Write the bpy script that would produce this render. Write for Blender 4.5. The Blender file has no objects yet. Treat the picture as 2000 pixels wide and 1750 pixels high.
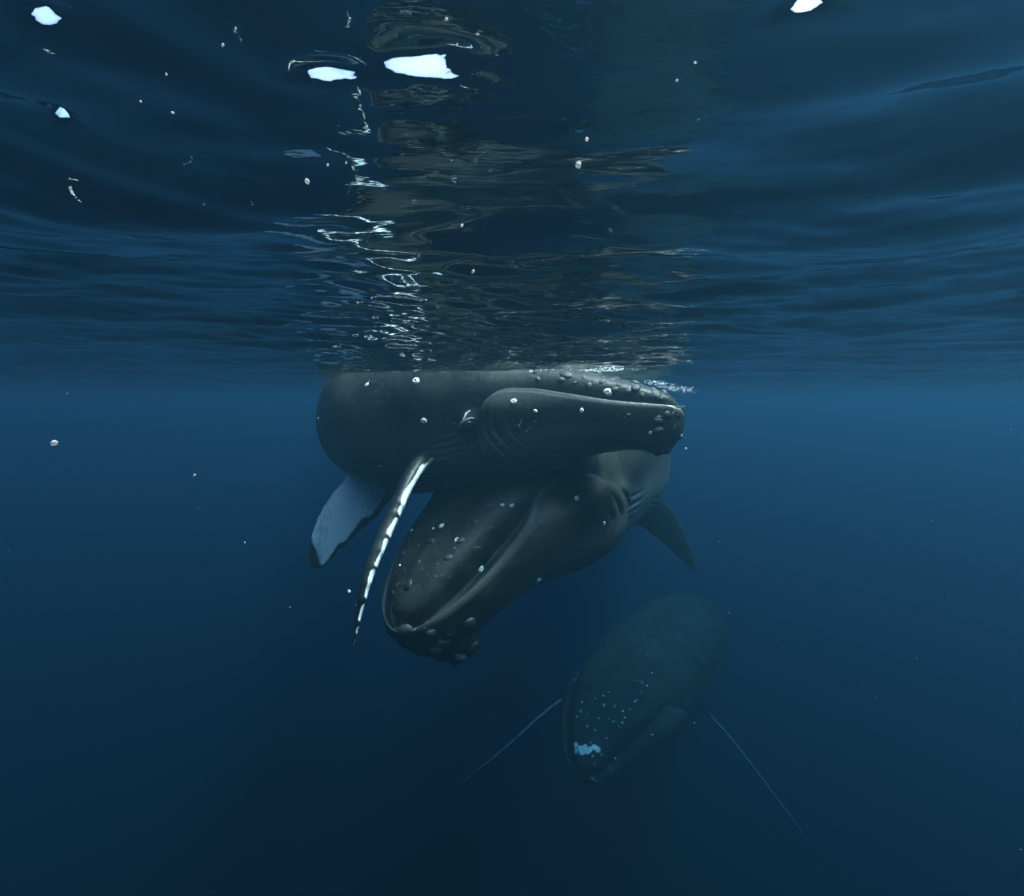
import bpy, math, random
import numpy as np
from mathutils import Vector, Matrix
from mathutils.kdtree import KDTree
from mathutils.bvhtree import BVHTree

# ------------------------------------------------------------------ camera, world, sun
scn = bpy.context.scene
col = scn.collection
S = 1.5                      # metres per layout unit
FPX = 1091.0                 # focal length in pixels of the 2000 px wide picture
PITCH = math.atan(85.0 / FPX)
CAM = np.array([0.0, 0.0, -0.42])      # the water line is z = 0

cam_d = bpy.data.cameras.new('camera')
cam_d.sensor_fit = 'HORIZONTAL'
cam_d.sensor_width = 36.0
cam_d.lens = 36.0 * FPX / 2000.0
cam_d.clip_start = 0.02
cam_d.clip_end = 2000.0
cam = bpy.data.objects.new('camera', cam_d)
cam.location = CAM.tolist()
cam.rotation_euler = (math.pi / 2 - PITCH, 0, 0)
col.objects.link(cam)
scn.camera = cam

SUN_EL = math.radians(71)
SUN_AZ = math.radians(92)               # to the right of straight ahead (+Y)
world = bpy.data.worlds.new('World')
scn.world = world
world.use_nodes = True
wn = world.node_tree
for n in list(wn.nodes):
    wn.nodes.remove(n)
sky = wn.nodes.new('ShaderNodeTexSky')
sky.sky_type = 'NISHITA'
sky.sun_disc = False
sky.sun_elevation = SUN_EL
sky.sun_rotation = SUN_AZ
sky.air_density = 1.0
sky.dust_density = 7.0
sky.ozone_density = 0.3
bg = wn.nodes.new('ShaderNodeBackground')
bg.inputs['Strength'].default_value = 0.15
wo = wn.nodes.new('ShaderNodeOutputWorld')
wn.links.new(sky.outputs[0], bg.inputs[0])
wn.links.new(bg.outputs[0], wo.inputs[0])

sun_d = bpy.data.lights.new('sun', 'SUN')
sun_d.energy = 2.4
sun_d.angle = math.radians(10)
sun_d.color = (1.0, 0.95, 0.87)
sun = bpy.data.objects.new('sun', sun_d)
sdir = Vector((math.sin(SUN_AZ) * math.cos(SUN_EL), math.cos(SUN_AZ) * math.cos(SUN_EL), math.sin(SUN_EL)))
sun.rotation_euler = sdir.to_track_quat('Z', 'Y').to_euler()
sun.location = (0, 0, 30)
col.objects.link(sun)

vs = scn.view_settings
vs.view_transform = 'Standard'
vs.look = 'None'
vs.gamma = 1.0
vs.use_curve_mapping = False
vs.exposure = 2.2

cy = scn.cycles
cy.use_denoising = True
try:
    cy.denoiser = 'OPENIMAGEDENOISE'
except Exception:
    pass
cy.max_bounces = 6
cy.diffuse_bounces = 2
cy.glossy_bounces = 4
cy.transmission_bounces = 4
cy.volume_bounces = 0
cy.transparent_max_bounces = 12
cy.sample_clamp_indirect = 4.0
cy.use_adaptive_sampling = False

rng = np.random.RandomState(7)
random.seed(7)

# ------------------------------------------------------------------ helpers
FWD = np.array([0, math.cos(PITCH), -math.sin(PITCH)])
UPV = np.array([0, math.sin(PITCH), math.cos(PITCH)])


def pix_dir(px, py):
    """direction in the place for a point of the 2000 x 1750 photograph"""
    return np.array([1.0, 0, 0]) * ((px - 1000) / FPX) + UPV * ((875 - py) / FPX) + FWD


def P(px, py, d):
    """point that lies d layout units ahead of the camera"""
    v = pix_dir(px, py)
    return CAM + v * (d * S / v[1])


def W(x, y, z):
    """layout units, z relative to the eye level of the camera"""
    return CAM + np.array([x, y, z]) * S


def unit(v):
    v = np.asarray(v, float)
    return v / (np.linalg.norm(v, axis=-1, keepdims=True) + 1e-12)


def smooth(e0, e1, x):
    t = np.clip((x - e0) / (e1 - e0), 0, 1)
    return t * t * (3 - 2 * t)


def link(o, parent=None):
    col.objects.link(o)
    if parent is not None:
        o.parent = parent
    return o


def mesh_from(name, verts, faces, smooth_shade=True):
    m = bpy.data.meshes.new(name)
    verts = np.asarray(verts, np.float32)
    faces = np.asarray(faces, np.int32)
    m.vertices.add(len(verts))
    m.vertices.foreach_set('co', verts.ravel())
    k = faces.shape[1]
    m.loops.add(faces.size)
    m.loops.foreach_set('vertex_index', faces.ravel())
    m.polygons.add(len(faces))
    m.polygons.foreach_set('loop_start', np.arange(0, faces.size, k, dtype=np.int32))
    m.polygons.foreach_set('loop_total', np.full(len(faces), k, np.int32))
    if smooth_shade:
        m.polygons.foreach_set('use_smooth', np.ones(len(faces), bool))
    m.update(calc_edges=True)
    return m


def grid_faces(nu, nv, wrap_v=False):
    i = np.arange(nu - 1)[:, None]
    j = np.arange(nv if wrap_v else nv - 1)[None, :]
    j2 = (j + 1) % nv
    f = np.stack([i * nv + j, i * nv + j2, (i + 1) * nv + j2, (i + 1) * nv + j], -1)
    return f.reshape(-1, 4)


def new_mat(name):
    m = bpy.data.materials.new(name)
    m.use_nodes = True
    t = m.node_tree
    for n in list(t.nodes):
        t.nodes.remove(n)
    return m, t, t.nodes.new('ShaderNodeOutputMaterial')


def N(t, kind, **kw):
    n = t.nodes.new(kind)
    for k, v in kw.items():
        if k.startswith('i_'):
            key = k[2:]
            n.inputs[int(key) if key.isdigit() else key.replace('_', ' ')].default_value = v
        else:
            setattr(n, k, v)
    return n


# ------------------------------------------------------------------ materials
# water surface: mirror under grazing light from below (total reflection), clear towards the zenith
M_WATER, t, out = new_mat('water_surface')
fr = N(t, 'ShaderNodeFresnel', i_IOR=1.333)
tr = N(t, 'ShaderNodeBsdfTransparent')
gl = N(t, 'ShaderNodeBsdfGlossy', i_Roughness=0.03)
mx = N(t, 'ShaderNodeMixShader')
tc = N(t, 'ShaderNodeTexCoord')
mp = N(t, 'ShaderNodeMapping')
mp.inputs['Scale'].default_value = (0.5, 1.2, 1.0)
nz = N(t, 'ShaderNodeTexNoise', i_Scale=9.0, i_Detail=3.0, i_Roughness=0.5)
bp = N(t, 'ShaderNodeBump', i_Strength=0.22, i_Distance=0.01)
t.links.new(tc.outputs['Object'], mp.inputs[0])
t.links.new(mp.outputs[0], nz.inputs['Vector'])
nzf = N(t, 'ShaderNodeTexNoise', i_Scale=42.0, i_Detail=2.0)
t.links.new(mp.outputs[0], nzf.inputs['Vector'])
hsum = N(t, 'ShaderNodeMath', operation='MULTIPLY_ADD', i_1=0.13)
t.links.new(nzf.outputs['Fac'], hsum.inputs[0])
t.links.new(nz.outputs['Fac'], hsum.inputs[2])
t.links.new(hsum.outputs[0], bp.inputs['Height'])
t.links.new(bp.outputs[0], fr.inputs['Normal'])
t.links.new(bp.outputs[0], gl.inputs['Normal'])
t.links.new(fr.outputs[0], mx.inputs[0])
t.links.new(tr.outputs[0], mx.inputs[1])
t.links.new(gl.outputs[0], mx.inputs[2])
t.links.new(mx.outputs[0], out.inputs['Surface'])

# body of water
M_HAZE, t, out = new_mat('sea_water')
pv = N(t, 'ShaderNodeVolumePrincipled')
pv.inputs['Color'].default_value = (0.050, 0.158, 0.242, 1)
pv.inputs['Absorption Color'].default_value = (0.03, 0.385, 0.77, 1)
pv.inputs['Density'].default_value = 0.135
pv.inputs['Anisotropy'].default_value = 0.85
pv.inputs['Density Attribute'].default_value = ''
t.links.new(pv.outputs[0], out.inputs['Volume'])


def skin_material(name, dark, light, white, spec=0.22, rough=0.42):
    m, t, out = new_mat(name)
    at = N(t, 'ShaderNodeAttribute', attribute_name='white')
    at2 = N(t, 'ShaderNodeAttribute', attribute_name='pale')
    tc = N(t, 'ShaderNodeTexCoord')
    n1 = N(t, 'ShaderNodeTexNoise', i_Scale=1.3, i_Detail=6.0, i_Roughness=0.62)
    n2 = N(t, 'ShaderNodeTexNoise', i_Scale=14.0, i_Detail=5.0, i_Roughness=0.6)
    t.links.new(tc.outputs['Object'], n1.inputs['Vector'])
    t.links.new(tc.outputs['Object'], n2.inputs['Vector'])
    r1 = N(t, 'ShaderNodeMapRange', i_1=0.36, i_2=0.70)
    t.links.new(n1.outputs['Fac'], r1.inputs[0])
    c1 = N(t, 'ShaderNodeMix', data_type='RGBA')
    c1.inputs[6].default_value = (*dark, 1)
    c1.inputs[7].default_value = (*light, 1)
    t.links.new(r1.outputs[0], c1.inputs[0])
    # fine pale scratches
    mp = N(t, 'ShaderNodeMapping')
    mp.inputs['Scale'].default_value = (2.2, 9.0, 14.0)
    mp.inputs['Rotation'].default_value = (0.3, 0.5, 0.6)
    t.links.new(tc.outputs['Object'], mp.inputs[0])
    n3 = N(t, 'ShaderNodeTexNoise', i_Scale=2.0, i_Detail=2.0, i_Distortion=0.6)
    t.links.new(mp.outputs[0], n3.inputs['Vector'])
    r3 = N(t, 'ShaderNodeMapRange', i_1=0.67, i_2=0.74, i_3=0.0, i_4=0.40)
    t.links.new(n3.outputs['Fac'], r3.inputs[0])
    c2 = N(t, 'ShaderNodeMix', data_type='RGBA')
    c2.inputs[7].default_value = (0.16, 0.18, 0.17, 1)
    t.links.new(r3.outputs[0], c2.inputs[0])
    t.links.new(c1.outputs[2], c2.inputs[6])
    mpb = N(t, 'ShaderNodeMapping')
    mpb.inputs['Scale'].default_value = (9.0, 3.0, 16.0)
    mpb.inputs['Rotation'].default_value = (1.1, -0.4, 1.9)
    t.links.new(tc.outputs['Object'], mpb.inputs[0])
    n4 = N(t, 'ShaderNodeTexNoise', i_Scale=1.6, i_Detail=3.0, i_Distortion=0.9)
    t.links.new(mpb.outputs[0], n4.inputs['Vector'])
    r4 = N(t, 'ShaderNodeMapRange', i_1=0.66, i_2=0.73, i_3=0.0, i_4=0.30)
    t.links.new(n4.outputs['Fac'], r4.inputs[0])
    vo = N(t, 'ShaderNodeTexVoronoi', i_Scale=5.5, i_Randomness=1.0)
    t.links.new(tc.outputs['Object'], vo.inputs['Vector'])
    r5 = N(t, 'ShaderNodeMapRange', i_1=0.10, i_2=0.055, i_3=0.0, i_4=0.35)
    t.links.new(vo.outputs['Distance'], r5.inputs[0])
    mxx = N(t, 'ShaderNodeMath', operation='MAXIMUM')
    t.links.new(r4.outputs[0], mxx.inputs[0])
    t.links.new(r5.outputs[0], mxx.inputs[1])
    c2b = N(t, 'ShaderNodeMix', data_type='RGBA')
    c2b.inputs[7].default_value = (0.13, 0.145, 0.135, 1)
    t.links.new(mxx.outputs[0], c2b.inputs[0])
    t.links.new(c2.outputs[2], c2b.inputs[6])
    c2 = c2b
    # pale grey belly, and the painted highlight on the lip
    c3 = N(t, 'ShaderNodeMix', data_type='RGBA')
    c3.inputs[7].default_value = (0.10, 0.115, 0.12, 1)
    t.links.new(at2.outputs['Fac'], c3.inputs[0])
    t.links.new(c2.outputs[2], c3.inputs[6])
    # white pigment with ragged edge
    ad = N(t, 'ShaderNodeMath', operation='ADD')
    sb = N(t, 'ShaderNodeMath', operation='MULTIPLY_ADD', i_1=0.5, i_2=-0.25)
    t.links.new(n2.outputs['Fac'], sb.inputs[0])
    t.links.new(at.outputs['Fac'], ad.inputs[0])
    t.links.new(sb.outputs[0], ad.inputs[1])
    rw = N(t, 'ShaderNodeMapRange', i_1=0.38, i_2=0.66)
    t.links.new(ad.outputs[0], rw.inputs[0])
    c4 = N(t, 'ShaderNodeMix', data_type='RGBA')
    c4.inputs[7].default_value = (*white, 1)
    t.links.new(rw.outputs[0], c4.inputs[0])
    t.links.new(c3.outputs[2], c4.inputs[6])
    b = N(t, 'ShaderNodeBsdfPrincipled', i_Roughness=rough)
    b.inputs['Specular IOR Level'].default_value = spec
    t.links.new(c4.outputs[2], b.inputs['Base Color'])
    bp = N(t, 'ShaderNodeBump', i_Strength=0.5, i_Distance=0.014)
    t.links.new(n2.outputs['Fac'], bp.inputs['Height'])
    t.links.new(bp.outputs[0], b.inputs['Normal'])
    t.links.new(b.outputs[0], out.inputs['Surface'])
    return m


M_SKIN_DIMMED = skin_material('dimmed_whale_skin', (0.005, 0.0055, 0.005), (0.014, 0.015, 0.013), (0.36, 0.37, 0.34), 0.03, 0.75)  # darker skin copy for the deep whale, its dimness put into the colour
M_SKIN = skin_material('whale_skin', (0.0045, 0.0048, 0.0036), (0.036, 0.0375, 0.028), (0.78, 0.80, 0.78))


def plain(name, colr, rough=0.5, noise=8.0, var=0.35, bump=0.3):
    m, t, out = new_mat(name)
    tc = N(t, 'ShaderNodeTexCoord')
    n = N(t, 'ShaderNodeTexNoise', i_Scale=noise, i_Detail=4.0)
    t.links.new(tc.outputs['Object'], n.inputs['Vector'])
    mixn = N(t, 'ShaderNodeMix', data_type='RGBA')
    mixn.inputs[6].default_value = (*[c * (1 - var) for c in colr], 1)
    mixn.inputs[7].default_value = (*colr, 1)
    t.links.new(n.outputs['Fac'], mixn.inputs[0])
    b = N(t, 'ShaderNodeBsdfPrincipled', i_Roughness=rough)
    t.links.new(mixn.outputs[2], b.inputs['Base Color'])
    bp = N(t, 'ShaderNodeBump', i_Strength=bump, i_Distance=0.01)
    t.links.new(n.outputs['Fac'], bp.inputs['Height'])
    t.links.new(bp.outputs[0], b.inputs['Normal'])
    t.links.new(b.outputs[0], out.inputs['Surface'])
    return m


M_TUB = plain('tubercle_skin', (0.010, 0.011, 0.010), 0.5, 30.0)
M_TUBP = plain('pale_tubercle_skin', (0.12, 0.13, 0.12), 0.5, 30.0)
M_BARN = plain('barnacle_shell', (0.80, 0.82, 0.78), 0.6, 40.0, 0.25)
M_BARND = plain('dimmed_barnacle_shell', (0.30, 0.33, 0.32), 0.7, 40.0, 0.4)  # darker shell copy, the dimness of the deep painted into the colour
M_EYE = plain('eye_black', (0.010, 0.010, 0.012), 0.12, 10.0)
M_LID = plain('eyelid_skin', (0.03, 0.032, 0.03), 0.5, 20.0)
M_FOAM = plain('foam_white', (0.80, 0.83, 0.83), 0.4, 20.0, 0.1)
M_SPECK, t, out = new_mat('plankton_pale')
_nz = N(t, 'ShaderNodeTexNoise', i_Scale=2.0)
_cr = N(t, 'ShaderNodeMix', data_type='RGBA')
_cr.inputs[6].default_value = (0.30, 0.33, 0.34, 1)
_cr.inputs[7].default_value = (0.62, 0.66, 0.66, 1)
_df = N(t, 'ShaderNodeBsdfDiffuse')
_tl = N(t, 'ShaderNodeBsdfTranslucent')
_tp = N(t, 'ShaderNodeBsdfTransparent')
_m1 = N(t, 'ShaderNodeMixShader', i_0=0.6)
_m2 = N(t, 'ShaderNodeMixShader', i_0=0.25)
t.links.new(_nz.outputs['Fac'], _cr.inputs[0])
t.links.new(_cr.outputs[2], _df.inputs['Color'])
t.links.new(_cr.outputs[2], _tl.inputs['Color'])
t.links.new(_df.outputs[0], _m1.inputs[1])
t.links.new(_tl.outputs[0], _m1.inputs[2])
t.links.new(_m1.outputs[0], _m2.inputs[1])
t.links.new(_tp.outputs[0], _m2.inputs[2])
t.links.new(_m2.outputs[0], out.inputs['Surface'])

# ------------------------------------------------------------------ the sea surface
SURF_WAVES = []


def build_waves():
    r = np.random.RandomState(21)
    w = []
    for i in range(44):
        lam = 0.20 * (13.0 ** (i / 43.0))           # 0.20 .. 2.6 m
        ang = r.normal(0, 0.38)
        k = 2 * math.pi / lam
        sl = 0.0135 * r.uniform(0.4, 1.5)
        w.append((k * math.sin(ang), k * math.cos(ang), r.uniform(0, 6.28), sl / k))
    return w


SURF_WAVES = build_waves()
# ring waves: centre x, y, wavelength, slope, phase
RINGS = [(0.1, 0.25, 0.46, 0.10, 0.4), (0.0, 0.1, 1.05, 0.095, 2.1), (0.15, 0.35, 0.23, 0.085, 1.3), (0.3, -0.6, 2.3, 0.05, 0.2),
         (-0.1, 0.0, 0.70, 0.08, 4.4), (0.3, 0.1, 0.16, 0.05, 3.3)]
# little peaks that tilt the surface far enough to see out of the water: x, y, height, size_x, size_y
PEAKS = []


def surface_at(px, py):
    v = pix_dir(px, py)
    return CAM + v * (-CAM[2] / v[2])


def eta(x, y):
    z = np.zeros_like(x)
    for kx, ky, ph, a in SURF_WAVES:
        z += a * np.sin(kx * x + ky * y + ph)
    for cx, cy_, lam, sl, ph in RINGS:
        rr = np.hypot(x - cx, y - cy_)
        k = 2 * math.pi / lam
        th = np.arctan2(x - cx, y - cy_)
        patch = smooth(0.35, 1.1, rr) * (0.42 + 0.9 * np.sin(th) ** 2) * (0.7 + 0.4 * np.sin(5.3 * th + ph * 3) * np.sin(1.7 * rr + ph))
        q = np.sin(k * rr + ph + 0.9 * np.sin(0.9 * x + ph) + 0.5 * np.sin(2.3 * x - 1.1 * y + 2 * ph))
        z += 1.25 * sl / k * (2 * (0.5 + 0.5 * q) ** 1.6 - 0.9) * patch * np.exp(-rr / 9.0)
    # agitated ripples round the head that breaks the surface
    m = np.exp(-(np.abs(x + 0.15) / 2.1) ** 3 - (np.abs(y - 5.2) / 3.9) ** 4)
    r = np.random.RandomState(5)
    for i in range(26):
        lam = 0.085 * (7.0 ** (i / 25.0))
        ang = r.normal(0, 0.6)
        k = 2 * math.pi / lam
        z += m * 0.054 / k * np.sin(k * (math.sin(ang) * x + math.cos(ang) * y) + r.uniform(0, 6.28))
    for px, py, hh, sx, sy in PEAKS:
        z += hh * np.exp(-((x - px) / sx) ** 2 - ((y - py) / sy) ** 2)
        w = np.exp(-((x - px) / (1.5 * sx)) ** 2 - ((y - py - .5 * sy) / (1.6 * sy)) ** 2)
        for lam, an, sl in ((0.041, 0.6, .075), (0.050, -0.5, .085), (0.072, 0.15, .08), (0.046, -1.1, .07), (0.058, 1.2, .06)):
            k = 2 * math.pi / lam
            z += w * sl / k * np.sin(k * (math.sin(an) * x + math.cos(an) * y) + 40 * px + 90 * lam)
    return z


def tilt_peak(px, py, wx, wy, margin):
    """a small wavelet steep enough on its far side to look out of the water there"""
    d = unit(pix_dir(px, py))
    e = 0.004
    f = lambda a, b: float(eta(np.array([a]), np.array([b]))[0])
    p = surface_at(px, py)
    for _ in range(8):
        q = CAM + d * ((f(p[0], p[1]) - CAM[2]) / d[2])
        p = 0.5 * (p + q)
    k = p[1] / surface_at(px, py)[1]
    zx = (f(p[0] + e, p[1]) - f(p[0] - e, p[1])) / (2 * e)
    zy = (f(p[0], p[1] + e) - f(p[0], p[1] - e)) / (2 * e)
    g = 0.0
    while g < 0.9:
        n = unit(np.array([-zx, -(zy - g), 1.0]))
        if float(n @ d) > 0.661 + margin:
            break
        g += 0.005
    sy = k * abs(surface_at(px, py + wy)[1] - surface_at(px, py - wy)[1]) * 0.75
    sx = wx / FPX * math.hypot(p[1], 0.42)
    return (p[0], p[1] - sy * 0.7, g * sy / 0.86, sx, sy)


for a in [(848, 130, 72, 18, .085), (645, 152, 45, 12, .09), (110, 42, 26, 14, .12), (134, 231, 11, 8, .09),
          (1562, 14, 40, 17, .075), (785, 112, 26, 9, .07), (905, 150, 30, 8, .06), (604, 140, 12, 8, .07), (938, 162, 10, 6, .06)]:
    PEAKS.append(tilt_peak(*a))


def spacing(lo, hi, fn):
    v = [0.0]
    while v[-1] < hi:
        v.append(v[-1] + fn(v[-1]))
    w = [0.0]
    while w[-1] > lo:
        w.append(w[-1] - fn(w[-1]))
    return np.array(w[:0:-1] + v)


gx = spacing(-150, 150, lambda q: 0.010 + 0.0078 * max(abs(q) - 0.8, 0) + 0.05 * max(abs(q) - 8, 0))
gy = spacing(-150, 150, lambda q: 0.009 + 0.0016 * max(q - 0.9, 0) + 0.09 * max(-q - 0.3, 0) + 0.09 * max(q - 10, 0))
X, Y = np.meshgrid(gx, gy, indexing='ij')
far = np.clip(1.2 - np.hypot(X, Y) / 60.0, 0, 1)
Z = eta(X, Y) * far
wm = mesh_from('water', np.stack([X, Y, Z], -1).reshape(-1, 3), grid_faces(len(gx), len(gy))[:, ::-1].copy())
wm.materials.append(M_WATER)
water = link(bpy.data.objects.new('water', wm))
water['kind'] = 'structure'
water['label'] = 'rippled dark blue underside of the sea surface'

hb = 140.0
hv = [(x, y, z) for x in (-hb, hb) for y in (-hb, hb) for z in (-70.0, 1.6)]
hm = mesh_from('haze', hv, [(0, 1, 3, 2), (4, 6, 7, 5), (0, 4, 5, 1), (2, 3, 7, 6), (0, 2, 6, 4), (1, 5, 7, 3)], False)
hm.materials.append(M_HAZE)
haze = link(bpy.data.objects.new('haze', hm))
haze['kind'] = 'stuff'

# ------------------------------------------------------------------ whales
#            s      zt     zb      wu     wj
PROFILE = np.array([
    (0.000, -0.004, -0.024, 0.000, 0.000),
    (0.004, -0.004, -0.034, 0.000, 0.012),
    (0.010, 0.000, -0.042, 0.004, 0.0205),
    (0.016, 0.006, -0.047, 0.011, 0.0265),
    (0.030, 0.012, -0.050, 0.0185, 0.0355),
    (0.050, 0.018, -0.0515, 0.0260, 0.0450),
    (0.080, 0.025, -0.057, 0.0360, 0.0570),
    (0.120, 0.034, -0.068, 0.0480, 0.0705),
    (0.160, 0.045, -0.081, 0.0590, 0.0815),
    (0.200, 0.056, -0.092, 0.0720, 0.0890),
    (0.240, 0.070, -0.099, 0.0850, 0.0900),
    (0.300, 0.083, -0.110, 0.0990, 0.0990),
    (0.400, 0.092, -0.116, 0.1080, 0.1080),
    (0.500, 0.088, -0.106, 0.1010, 0.1010),
    (0.600, 0.072, -0.084, 0.0800, 0.0800),
    (0.700, 0.053, -0.058, 0.0540, 0.0540),
    (0.800, 0.038, -0.038, 0.0330, 0.0330),
    (0.900, 0.027, -0.026, 0.0180, 0.0180),
    (0.970, 0.018, -0.016, 0.0110, 0.0110),
    (1.000, 0.004, -0.004, 0.0040, 0.0040)])
MOUTH = np.array([(0, -0.004), (0.02, -0.002), (0.06, 0.000), (0.11, 0.007), (0.15, 0.0135), (0.175, 0.0150),
                  (0.188, 0.0125), (0.198, 0.0050), (0.205, -0.0080), (0.209, -0.026), (0.211, -0.050), (0.2125, -0.085)])


def pchip(xk, yk, x):
    xk = np.asarray(xk, float)
    yk = np.asarray(yk, float)
    h = np.diff(xk)
    d = np.diff(yk, axis=0) / (h if yk.ndim == 1 else h[:, None])
    m = np.zeros_like(yk)
    m[0], m[-1] = d[0], d[-1]
    a, b = d[:-1], d[1:]
    with np.errstate(divide='ignore', invalid='ignore'):
        mm = np.where(a * b > 0, 2 * a * b / (a + b), 0.0)
    m[1:-1] = mm
    i = np.clip(np.searchsorted(xk, x) - 1, 0, len(xk) - 2)
    hh = h[i]
    tt = np.clip((x - xk[i]) / hh, 0, 1)
    if yk.ndim > 1:
        hh = hh[:, None]
        tt = tt[:, None]
    return ((2 * tt**3 - 3 * tt**2 + 1) * yk[i] + (tt**3 - 2 * tt**2 + tt) * hh * m[i]
            + (-2 * tt**3 + 3 * tt**2) * yk[i + 1] + (tt**3 - tt**2) * hh * m[i + 1])


def catmull(sk, pk, s):
    """C1 curve through the points pk at the stations sk"""
    sk = np.asarray(sk, float)
    pk = np.asarray(pk, float)
    m = np.gradient(pk, sk, axis=0)
    i = np.clip(np.searchsorted(sk, s) - 1, 0, len(sk) - 2)
    h = (sk[i + 1] - sk[i])[:, None]
    tt = ((s - sk[i]) / h[:, 0])[:, None]
    return ((2 * tt**3 - 3 * tt**2 + 1) * pk[i] + (tt**3 - 2 * tt**2 + tt) * h * m[i]
            + (-2 * tt**3 + 3 * tt**2) * pk[i + 1] + (tt**3 - tt**2) * h * m[i + 1])


class Spine:
    def __init__(self, stations, points, L, roll):
        self.sk, self.pk, self.L, self.roll = stations, points, L, roll

    def frame(self, s):
        s = np.atleast_1d(np.asarray(s, float))
        c = catmull(self.sk, self.pk, s)
        T = -unit(catmull(self.sk, self.pk, s + 1e-3) - catmull(self.sk, self.pk, s - 1e-3))
        up = np.array([0, 0, 1.0])[None] - T * T[:, 2:3]
        up = unit(up)
        left = np.cross(up, T)
        r = self.roll
        up2 = up * math.cos(r) + left * math.sin(r)
        left2 = left * math.cos(r) - up * math.sin(r)
        return c, T, up2, left2

    def at(self, s, y, z):
        c, T, u, l = self.frame(s)
        y = np.atleast_1d(y)[:, None]
        z = np.atleast_1d(z)[:, None]
        return c + (l * y + u * z) * self.L


def body_loft(sp, fat=1.0, seed=0, knob=0.006, arch=0.0, lip_highlight=0.17):
    r = np.random.RandomState(seed)
    t1 = np.linspace(0, 1, 70) ** 1.8 * 0.06
    t2 = np.linspace(0.06, 0.23, 150)[1:]
    t3 = np.linspace(0.23, 1.0, 190)[1:]
    s = np.concatenate([t1, t2, t3])
    pr = pchip(PROFILE[:, 0], PROFILE[:, 1:], s)
    zt, zb, wu, wj = pr.T.copy()
    zm = np.where(s < 0.2125, pchip(MOUTH[:, 0], MOUTH[:, 1], np.minimum(s, 0.2124)), zb - 0.01)
    zm = zm + arch * np.exp(-((s - 0.168) / 0.032) ** 2) * (s < 0.21)
    jawend = smooth(0.2135, 0.2095, s)
    wj = wu + (wj - wu) * jawend
    wj = np.maximum(wj, wu + 1e-5)
    nU, nR, nJ = 46, 12, 64
    prof_x, prof_z, reg = [], [], []
    for i in range(len(s)):
        cu = np.interp(s[i], [0, .05, .15, .22, .4, 1], [-.006, -.002, .004, -.002, -.012, 0])
        pu, pl = np.interp(s[i], [0, .1, .22, .4], [4.5, 3.6, 2.3, 2.0]), 2.05
        T_, B_ = max(zt[i] - cu, 1e-4), max(cu - zb[i], 1e-4)

        def xu(z):
            up = wu[i] * np.maximum(1 - np.clip((z - cu) / T_, 0, 1) ** pu, 0) ** (1 / pu)
            lo = wu[i] * np.maximum(1 - np.clip((cu - z) / B_, 0, 1) ** pl, 0) ** (1 / pl)
            return np.where(z > cu, up, lo)

        cj = np.interp(s[i], [0, .06, .15, .21], [-.012, -.012, -.010, -.012])
        BJ = max(cj - zb[i], 1e-4)
        pj = np.interp(s[i], [0, .05, .2], [2.2, 2.5, 2.4])

        def xj(z):
            lo = wj[i] * np.maximum(1 - np.clip((cj - z) / BJ, 0, 1) ** pj, 0) ** (1 / pj)
            hi = wj[i] * (1 - 0.22 * np.clip((z - cj) / 0.03, 0, 1) ** 2)
            return np.where(z > cj, hi, lo)

        zmi = max(zm[i], zb[i] + 1e-4)
        head = s[i] < 0.2125
        g = 0.0065 if head else 0.0
        z0 = max(zmi - g, zb[i])
        # upper profile, from the top down to the groove (denser near the top)
        th = np.linspace(0, 1, nU)
        zz = zt[i] + (z0 - zt[i]) * (1 - np.cos(th * math.pi / 2)) if zt[i] > z0 else np.full(nU, z0)
        if not head:
            # whole section by angle
            a = np.linspace(0, math.pi, nU + nR + nJ)
            zz = np.where(a < math.pi / 2, cu + T_ * np.cos(a), cu + B_ * np.cos(a))
            xx = xu(zz)
            xx[0] = xx[-1] = 0
            prof_x.append(xx)
            prof_z.append(zz)
            reg.append(np.zeros(nU + nR + nJ))
            continue
        xx = xu(zz)
        xx[0] = 0
        lip = 0.0065
        xo = float(xj(np.array([zmi]))[0])
        xi = max(min(xo - lip, xo), float(xx[-1]))
        if xi > xo - 1e-4:
            xi = xo - 1e-4
        a = np.linspace(0, math.pi, nR)
        rx = (xo + xi) / 2 - (xo - xi) / 2 * np.cos(a)
        rz = z0 + (zmi + 0.001 - z0) * np.sin(np.minimum(a, math.pi / 2)) - 0.003 * smooth(math.pi / 2, math.pi, a)
        zl = rz[-1]
        th = np.linspace(0, 1, nJ + 1)[1:]
        jz = zl + (zb[i] - zl) * np.sin(th * math.pi / 2)
        jx = xj(jz)
        jx[-1] = 0
        prof_x.append(np.concatenate([xx, np.maximum(rx, 0), jx]))
        prof_z.append(np.concatenate([zz, rz, jz]))
        reg.append(np.concatenate([np.zeros(nU), np.ones(nR) * .5, np.ones(nJ)]))
    px = np.array(prof_x) * (1 + (fat - 1) * smooth(0.34, 0.18, s))[:, None]
    pz = np.array(prof_z)
    reg = np.array(reg)
    nv = px.shape[1]
    # detail carved into the section
    S_ = np.repeat(s[:, None], nv, 1)
    zc = pz
    rel = (zc - zb[:, None]) / np.maximum(zt - zb, 1e-3)[:, None]
    # throat pleats
    ang = np.arctan2(px, -(zc + 0.02))
    pm = smooth(0.05, 0.10, S_) * smooth(0.5, 0.40, S_) * smooth(1.22, 0.85, ang)
    pm = pm * np.where(S_ < 0.215, smooth(0.60, 0.42, rel), 1.0)
    side = smooth(0.185, 0.21, S_) * smooth(0.30, 0.25, S_) * smooth(1.50, 1.25, ang) * smooth(.7, 1.0, ang) * (reg < .4)
    pm = np.maximum(pm, side * (0.75 + 0.35 * np.sin(S_ * 90 + ang * 7)))
    wob = 0.10 * np.sin(S_ * 31) + 0.06 * np.sin(S_ * 67 + 1)
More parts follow.
